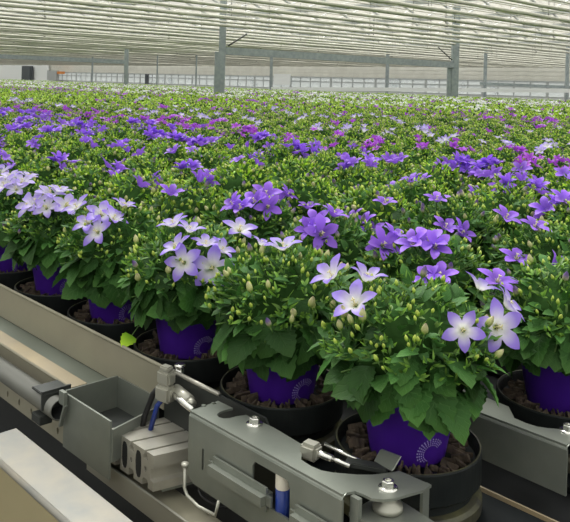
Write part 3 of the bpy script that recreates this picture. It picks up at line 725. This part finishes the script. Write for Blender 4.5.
tag(link('black_hose', b.mesh('black_hose', ['hose'])), 'short black air hose hanging from the cast fitting', 'hose')
b = MB(); h1 = at_z(163, 396, P-.005); b.tube([h1+V((.004, 0, .0)), h1+V((-.006, -.006, -.015)), h1+V((-.010, -.014, -.05))], .0038, 8)
tag(link('blue_hose', b.mesh('blue_hose', ['blue'])), 'short blue air hose beside the black one', 'hose')

# the folded steel arm with its end plate; the same arm stands on the row behind
def arm(dx, dy, label, full):
    T = V((dx, dy, 0)); Z = P+.022
    def q(x, y): p = at_z(x, y, Z); return (p.x, p.y)
    e = empty('pusher_arm', V((-.75, .64, P-.05))+T, label, 'steel arm', 'folded steel pusher arms')
    # top plate outline, read off the steel edges in plan
    L0 = q(190, 408); yf = .628
    def arc(c, r, a0, a1, n=8): return [(c[0]+r*math.cos(a0+(a1-a0)*i/n), c[1]+r*math.sin(a0+(a1-a0)*i/n)) for i in range(n+1)]
    x0 = at_y(189.5, 440, yf).x
    pf = (at_y(346, 505, yf).x, yf); pe = q(431.5, 484.8); bolt = q(388, 488); yb = .681
    poly = [(x0, yf), (pf[0]-.006, yf)]+[q(*c) for c in ((347, 492.5), (355, 491), (363, 494), (371.8, 498.4), (383, 499.5), (394, 498.4), (423.4, 490), (431.5, 484.8), (399.5, 470.8), (386, 473), (371.8, 474.5), (357, 474.5), (345, 473.5), (333, 472.5), (321.7, 470.5), (311, 466), (301, 459.5), (303, 445))]
    poly += [q(273.5, 427.3), q(246, 414.8), q(237, 416), q(230, 418), q(224, 418.4), q(219, 417.2), q(217, 414.6), q(219, 412.3), q(225, 410), q(233, 408), q(218, 400.6), (x0, yb-.012)]
    hol = [] if not full else [[(hx+.0045*math.cos(2*PI*k/12), hy+.0032*math.sin(2*PI*k/12)) for k in range(12)] for hx, hy in (q(204, 405.3), q(214, 403.2))]
    b = MB(); b.prism(poly, hol, lambda x, y, h: V((x, y, Z-h))+T, .003, 0)
    part('top_plate', b, ['galv'], e)
    # front plate with its cut-outs
    xr = pf[0]-.004; zb = Z-(.085 if full else .052)
    def fq(x, y): p = at_y(x, y, yf); return (p.x, p.z)
    w0, w1 = fq(254, 460), fq(291, 482)
    win = [(w0[0], w0[1]-.006), (w0[0]+.004, w0[1]+.000), (w1[0]-.004, w0[1]+.000), (w1[0], w0[1]-.006), (w1[0]+.002, w0[1]-.045), (w0[0], w0[1]-.045)]
    w2, w3 = fq(296, 494), fq(318, 512)
    out = [(x0, zb), (x0+.012, zb-.008), (xr, zb-.012), (xr, Z-.006), (x0, Z-.006)]
    sl = fq(204, 456); slot_ = [(sl[0]-.002, sl[1]-.018), (sl[0]+.002, sl[1]-.018), (sl[0]+.002, sl[1]+.01), (sl[0]-.002, sl[1]+.01)]
    b = MB(); b.prism(out, [win, slot_] if full else [], lambda x, z, h: V((x, yf-.002+h, z))+T, .003)
    # rolled top edge joining both plates
    n = 6; ra = [(x0, xr)]
    for i in range(n):
        a0_, a1_ = PI/2*i/n, PI/2*(i+1)/n
        pts = []
        for aa in (a0_, a1_): pts.append((yf+.006-.008*math.cos(aa), Z-.008+.008*math.sin(aa)))
        b.add([V((x0, pts[0][0], pts[0][1]))+T, V((xr, pts[0][0], pts[0][1]))+T, V((xr, pts[1][0], pts[1][1]))+T, V((x0, pts[1][0], pts[1][1]))+T], [(0, 1, 2, 3)], 0, None, True)
    b.prism([(yf, zb), (yb-.01, zb), (yb-.01, Z-.002), (yf, Z-.002)], [], lambda y, z, h: V((x0+h, y, z))+T, .003)
    part('front_plate', b, ['galv'], e)
    # lower lips bent outwards
    for xa_, xb_, ya_, yb2 in () if not full else ((206, 268, 455, 479), (287, 340, 503, 530)):
        pa_ = at_y(xa_, ya_, yf-.012); pb_ = at_y(xb_, ya_+40, yf-.012); zl = at_y(xa_-2, yb2, yf-.016).z
        b = MB(); hh = pa_.z-zl; b.box(V(((pa_.x+pb_.x)/2, yf-.006, (pa_.z+zl)/2))+T, (pb_.x-pa_.x, .020, hh), 0, None, .0085); part('folded_lip', b, ['galv'], e)
    # nose: boss under the end plate, lower plate and post
    b = MB(); c = V((bolt[0], bolt[1], Z))+T; b.lathe([(.013, -.003), (.010, -.008), (.010, -.014), (.017, -.018), (.017, -.023), (0, -.023)], c, 20)
    part('boss', b, ['cast'], e)
    b = MB(); b.prism([(pf[0]-.006, yf+.012), (bolt[0]+.055, yf+.012), (bolt[0]+.05, bolt[1]+.02), (bolt[0]-.03, bolt[1]+.03), (pf[0]-.006, bolt[1])], [], lambda x, y, h: V((x, y, Z-.024-h))+T, .004)
    b.box(V((pe[0]-.006, pe[1]-.004, Z-.022))+T, (.004, .012, .042)); b.box(V((pf[0]+.004, yf+.012, Z-.028))+T, (.012, .006, .05)); part('lower_plate', b, ['galv'], e)
    for (bx_, by_) in ((bolt, q(254.5, 424)) if full else (bolt, [at_z(568, 431, Z)[k]-T[k] for k in (0, 1)])):
        b = MB(); c = V((bx_, by_, Z))+T; b.lathe([(0, .0015), (.011, .0015), (.011, 0)], c, 20)
        b.lathe([(.0072, .0015), (.0072, .008), (.0062, .009), (.004, .009), (.0035, .007), (0, .007)], c, 6, smooth=False); part('bolt', b, ['chrome'], e, 'bright hexagon bolt')
    if not full: return e
    # linkage on the far side
    g0 = V((*q(311, 452), Z+.002))+T; g1 = V((*q(350, 466), Z+.0))+T; dd = (g1-g0).normalized()
    b = MB(); b.box(g0, (.024, .020, .020), 0, Matrix.Rotation(math.atan2(dd.y, dd.x), 3, 'Z'), .004); part('knuckle', b, ['cast'], e)
    b = MB(); b.tube([g0, g0+(g1-g0)*.55], .0045, 12); b.tube([g0+(g1-g0)*.5, g1], .003, 10); b.tube([g0+V((.006, .018, .004)), g1+V((.006, .018, 0))], .0025, 8); part('link_rod', b, ['chrome'], e)
    b = MB(); b.box(g1+V((.012, .016, .0)), (.05, .014, .006), 0, Matrix.Rotation(math.atan2(dd.y, dd.x)+.3, 3, 'Z'), .001); part('dark_lever', b, ['darksteel'], e)
    b = MB(); h = V((*q(385, 466), Z+.006))+T; b.prism([(-.012, -.006), (.016, -.008), (.012, .012), (-.016, .010)], [], lambda x, y, hh: h+V((x, y+hh, y*.4)), .004); part('upturned_tab', b, ['galv'], e)
    return e
arm(0, 0, 'folded grey steel arm with bolted nose below the nearest plants', True)
arm(.108, .303, 'folded steel arm at the right edge, behind the nearest pot', False)
# inductive sensor in the arm's window
s0 = at_y(283, 474, .636)
e = empty('sensor', s0-UP*.06, 'blue sensor with ivory cap showing below the steel arm', 'sensor')
b = MB(); b.tube([s0-UP*.075, s0-UP*.016], .0085, 14); part('barrel', b, ['blue'], e, 'blue barrel')
b = MB(); b.lathe([(.0088, -.016), (.0088, 0), (.006, .010), (0, .012)], s0, 14); part('cap', b, ['ivory'], e, 'ivory cap')
# loose cable tangle and wire hook under the arm
b = MB(); k0 = at_z(222, 492, P-.10)
for j in range(5):
    pts = [k0+V((.026*math.cos(t*1.1+j)+.004*j, .020*math.sin(t*1.3+j*2)-.004, .014*math.sin(t*.9+j)+.004*j)) for t in np.linspace(0, 6, 22)]
    b.tube(pts, .0022, 6)
tag(link('cable_tangle', b.mesh('cable_tangle', ['hose'])), 'tangled black cables under the steel arm', 'cable')
b = MB(); w0 = at_y(185, 466, .60)
b.tube([w0, w0-UP*.028, w0-UP*.036+V((.006, 0, 0)), w0-UP*.040+V((.030, .0, 0)), w0-UP*.040+V((.06, .004, 0)), w0-UP*.02+V((.066, .004, 0))], .0022, 8); b.tube([w0, w0+UP*.004], .005, 10)
tag(link('wire_hook', b.mesh('wire_hook', ['cast'])), 'bent bright wire hook beside the aluminium profiles', 'hook')

# stray leaf over the flange at the fourth pot
b = MB(); l0 = at_z(148, 322, P+.035); l1 = at_z(128, 336, P+.030)
for (dx_, dy_, s_) in ((0, 0, .036),): leaf(b, l1+V((.012, 0, 0.004)), (l1-l0)+V((0, 0, -.01)), view_dir(.1, .8, .6), .030, .027, 0, 9, .08, .15, .2, .95, .6)
b.tube([l0, (l0+l1)/2+UP*.004, l1+V((.012, 0, .004))], .0009, 5, 1, q=.8)
o = link('drooping_leaf', b.mesh('drooping_leaf', ['tip', 'stem']), roots[(0, 3)])
o.parent = roots[(0, 3)]; o.matrix_parent_inverse = Matrix.Identity(4)
rz = roots[(0, 3)].rotation_euler.z; R = Matrix.Rotation(-rz, 4, 'Z'); o.matrix_local = R @ Matrix.Translation(-roots[(0, 3)].location); o['label'] = 'long-stalked bright leaf hanging over the rail'

# ------------------------------------------------------------------ greenhouse shell
YW = 38.0; XL = -98.0; ZR = ZC+1.22
b = MB(); b.bar((-30, 15, -.05), (12, 15, -.05), 46.2, .1); b.bar((XL, 15, -.05), (-30, 15, -.05), 46.2, .1); struct('floor', b, ['floor'])
def xw(x): return at_y(x, 80, YW).x
# far wall: sill, glass, mullions
b = MB(); b.bar((XL, YW, .45), (12, YW, .45), .12, .9); struct('wall_back', b, ['wallgrey'])
b = MB(); b.bar((XL, YW, ZC+.02), (12, YW, ZC+.02), .02, .86); struct('window_1', b, ['wallglass'])
b = MB()
for k in range(24): b.bar((XL, YW-.02*(k % 2), ZC+.5+k*.11), (12, YW-.02*(k % 2), ZC+.5+k*.11), .06, .105)
struct('wall_gable', b, ['gable'])
b = MB()
for i in range(112):
    x = XL+i*.98; b.bar((x, YW-.03, .85), (x, YW-.03, 1.75), .05 if i % 4 else .14, .06)
for z in (.9, ZC+.16, ZC+.46): b.bar((XL, YW-.03, z), (12, YW-.03, z), .07, .07)
struct('trim_1', b, ['frame'])
b = MB(); b.bar((XL, -8, 2.1), (XL, YW, 2.1), .1, 4.2); struct('wall_left', b, ['wallgrey'])
b = MB(); b.bar((12, -8, 2.1), (12, YW, 2.1), .1, 4.2); struct('wall_right', b, ['wallgrey'])
b = MB(); b.bar((XL, -8, 2.1), (12, -8, 2.1), .1, 4.2); struct('wall_front', b, ['wallgrey'])
# roof: saw-tooth panes, ridges along X
b = MB(); fr = MB(); zg = ZC+2.3; per = 4.3
for i in range(11):
    y0 = -9+i*per
    for s in (0, 1):
        ya, yb_, za, zb_ = (y0, y0+per/2, zg, zg+.75) if s == 0 else (y0+per/2, y0+per, zg+.75, zg)
        b.add([(XL, ya, za), (12, ya, za), (12, yb_, zb_), (XL, yb_, zb_)], [(0, 1, 2, 3)])
        for k in range(74): x = XL+k*1.5; fr.bar((x, ya, za), (x, yb_, zb_), .05, .05)
    fr.bar((XL, y0, zg), (12, y0, zg), .16, .12)
    fr.bar((XL, y0+per/2, zg+.75), (12, y0+per/2, zg+.75), .08, .08)
struct('ceiling', b, ['roofglass']); struct('trim_2', fr, ['frame'])

# folded shade screens: long cloth bundles across the house
def bundle_mesh(seed):
    rr = random.Random(seed); mb = MB(); n = 8; ys = np.linspace(-6, YW-.3, 80); vs = []; fs = []
    r0 = rr.uniform(.028, .042)
    for i, y in enumerate(ys):
        r = r0*rr.uniform(.85, 1.2); dz = rr.uniform(-.004, .004)-.008*math.sin(PI*((y*.45) % 1))
        for k in range(n): a = 2*PI*k/n+.2; vs.append((r*1.5*math.cos(a), y, r*.85*math.sin(a)+dz))
        if i:
            for k in range(n): k2 = (k+1) % n; fs.append(((i-1)*n+k, (i-1)*n+k2, i*n+k2, i*n+k))
    mb.add(vs, fs, 0, None, True)
    mb.tube([(.09, -6, .06), (.09, YW-.3, .06)], .008, 5, 0); mb.tube([(-.4, -6, .03), (-.4, YW-.3, .03)], .010, 5, 0); mb.tube([(-.6, -6, .07), (-.6, YW-.3, .07)], .008, 5, 0)
    for i in range(6):
        y = -4+i*7+rr.uniform(-3, 3); mb.box((rr.uniform(-.02, .02), y, -.01), (.05, .04, .06), 1); mb.tube([(0, y, .0), (0, y, 1.0)], .006, 4, 1)
    return mb.mesh('shade_screen', ['screen', 'clip'])
BM = [bundle_mesh(i) for i in range(11)]
colx = [at_d(xx, 80, d).x for xx, d in ((221.5, 17), (454.5, 21.5), (126, 31), (271, 34), (387, 30), (485, 27), (567, 25.5))]
x = -2.2; i = 0
while x > XL+1:
    for cx_ in colx:
        if abs(x-cx_) < .3: x = cx_-.3
    o = link('shade_screen', BM[i % 11], None, (x, 0, ZR+random.uniform(-.02, .02)))
    tag(o, 'one of the long folded shade screens hanging below the glass roof', 'shade screen', 'folded shade screens under the roof')
    x -= .80*random.uniform(.85, 1.15); i += 1

# columns and lattice beams
def column(x, d, w, ztop, label, grp='steel roof columns', duct=False):
    p = at_d(x, 80, d); e = empty('steel_column', (p.x, p.y, 0), label, 'column', grp)
    b = MB(); b.bar((p.x, p.y, 0), (p.x, p.y, ztop), w*.72, w*.72, up=RT); part('shaft', b, ['column'], e)
    if duct:
        s = -1; b = MB(); q_ = p-RT*w*.55; b.bar((q_.x, q_.y, 0), (q_.x, q_.y, ZC+.66), w*.5, w*.5, up=RT); part('side_channel', b, ['column'], e)
    return p
pA = column(221.5, 17, .20, ZC+2.3, 'grey steel column with side channel rising from the field left of centre', None, True)
pB = column(454.5, 21.5, .26, ZC+2.3, 'grey steel column right of centre at the end of the long beam', None, True)
def beam(a, b_, za, zb_, h, w, label, grp=None):
    a = V((a.x, a.y, za)); b_ = V((b_.x, b_.y, zb_)); mb = MB(); mb.bar(a, b_, w, h)
    o = link('roof_beam', mb.mesh('roof_beam', ['column'])); return tag(o, label, 'beam', grp)
zz1 = (at_d(226, 50.7, 17)).z; zz2 = at_d(453, 65.0, 21.5).z
beam(pA, pB, zz1, zz2, .165, .10, 'long grey steel beam joining the two tall columns')
for (pt, xx, yy, x2, y2, d, lb) in ((pA, 228, 46, 247, 34, 17, 'thin dark brace rod beside the left column'), (pB, 452, 60, 438, 47, 21.4, 'thin dark brace rod beside the right column')):
    mb = MB(); mb.tube([at_d(xx, yy, d), at_d(x2, y2, d)], .018, 6); tag(link('brace_rod', mb.mesh('brace_rod', ['clip'])), lb, 'brace')
pC = column(126, 31, .21, ZC+1.5, 'grey steel column at the left end of the field, by the far beam')
q0 = at_d(-30, 54, 31); beam(q0, pC, at_d(-30, 55, 31).z, at_d(126, 62, 31).z, .17, .1, 'far grey beam at upper left running to its column')
for xx, d, w, lb in ((271, 34, .18, 'slim far column beside the white sheet'), (387, 30, .18, 'slim far column under the middle of the long beam'), (485, 27, .14, 'slim column right of the tall right column'), (567, 25.5, .14, 'slim column at the right frame edge'), (196, 36, .10, 'thin far column left of the tall left column'), (157, 38, .09, 'thin far column between the two left columns'), (92, 44, .12, 'thin far column behind the far left beam')):
    column(xx, d, w, ZC+1.5, lb)
beam(at_d(480, 83, 26.8), at_d(575, 88, 25.6), at_d(480, 83.5, 26.8).z, at_d(575, 87.5, 25.6).z, .10, .08, 'short grey beam near the right edge')
# white trough at the right, sheet, and things along the far wall
mb = MB(); a = at_d(272, 88.6, 30); c = at_d(600, 91, 24.5); mb.bar(a, c, .12, .13); tag(link('white_trough', mb.mesh('white_trough', ['white_panel'])), 'long white trough behind the field at right', 'trough')
mb = MB(); a = at_y(274, 74, YW-.5); c = at_y(290.5, 74, YW-.5); mb.bar(V((a.x, YW-.5, ZC+.25)), V((c.x, YW-.5, ZC+.25)), .05, .78); tag(link('white_board', mb.mesh('white_board', ['white_panel'])), 'white rectangular board on the far wall near centre', 'board')
def wallbox(name, x0, y0, x1, y1, mk, label, cat, dy=.5, th=.1):
    a = at_y(x0, y0, YW-dy); c = at_y(x1, y0, YW-dy); d = at_y((x0+x1)/2, y1, YW-dy); t = at_y((x0+x1)/2, y0, YW-dy)
    mb = MB(); mb.bar(V((a.x, YW-dy, (t.z+d.z)/2)), V((c.x, YW-dy, (t.z+d.z)/2)), th, t.z-d.z); return tag(link(name, mb.mesh(name, [mk])), label, cat)
wallbox('white_partition', -25, 61, 49, 80, 'white_panel', 'white partition wall at far left', 'partition', .3)
wallbox('dark_bin', 23.5, 66, 31.5, 80, 'darkbin', 'dark bin in front of the white partition', 'bin', .7, .4)
wallbox('orange_sign', 49, 62, 64, 63.6, 'orange', 'narrow orange strip sign high on the far left wall', 'sign', .6)
wallbox('orange_crate', 58.5, 71.5, 63.5, 74, 'orange', 'small orange crate by the far left wall', 'crate', .7, .3)
wallbox('grey_cabinet', 48.5, 70.5, 58, 80, 'frame', 'grey cabinet left of the orange crate', 'cabinet', .7, .3)
wallbox('dark_door', 145.5, 74, 148.5, 84, 'darkbin', 'narrow dark doorway in the far glass wall', 'door', .3)

# ------------------------------------------------------------------ light
w = bpy.data.worlds.new('overcast'); S.world = w; w.use_nodes = True; N = w.node_tree.nodes; L = w.node_tree.links
bg = N['Background']; tc = N.new('ShaderNodeTexCoord'); sp = N.new('ShaderNodeSeparateXYZ'); L.new(tc.outputs['Generated'], sp.inputs[0])
cr = N.new('ShaderNodeValToRGB'); e = cr.color_ramp.elements
e[0].position = 0; e[0].color = (.10, .11, .11, 1); e[1].position = 1; e[1].color = (1, 1, .98, 1)
k = e.new(.02); k.color = (.15, .15, .145, 1); k = e.new(.10); k.color = (.24, .24, .235, 1); k = e.new(.35); k.color = (.75, .76, .75, 1)
L.new(sp.outputs['Z'], cr.inputs['Fac']); L.new(cr.outputs['Color'], bg.inputs['Color']); bg.inputs['Strength'].default_value = 2.5
sd = bpy.data.lights.new('sun', 'SUN'); sd.energy = 8.0; sd.angle = math.radians(30); sd.color = (1, .98, .94)
so = bpy.data.objects.new('sun', sd); COL.objects.link(so); so.rotation_mode = 'QUATERNION'
so.rotation_quaternion = V((0, 0, 1)).rotation_difference((UP*1.0+FW*.75-RT*.3).normalized())
S.view_settings.view_transform = 'Standard'; S.view_settings.look = 'None'; S.view_settings.exposure = -.1; S.view_settings.gamma = 1
S.view_settings.use_curve_mapping = False
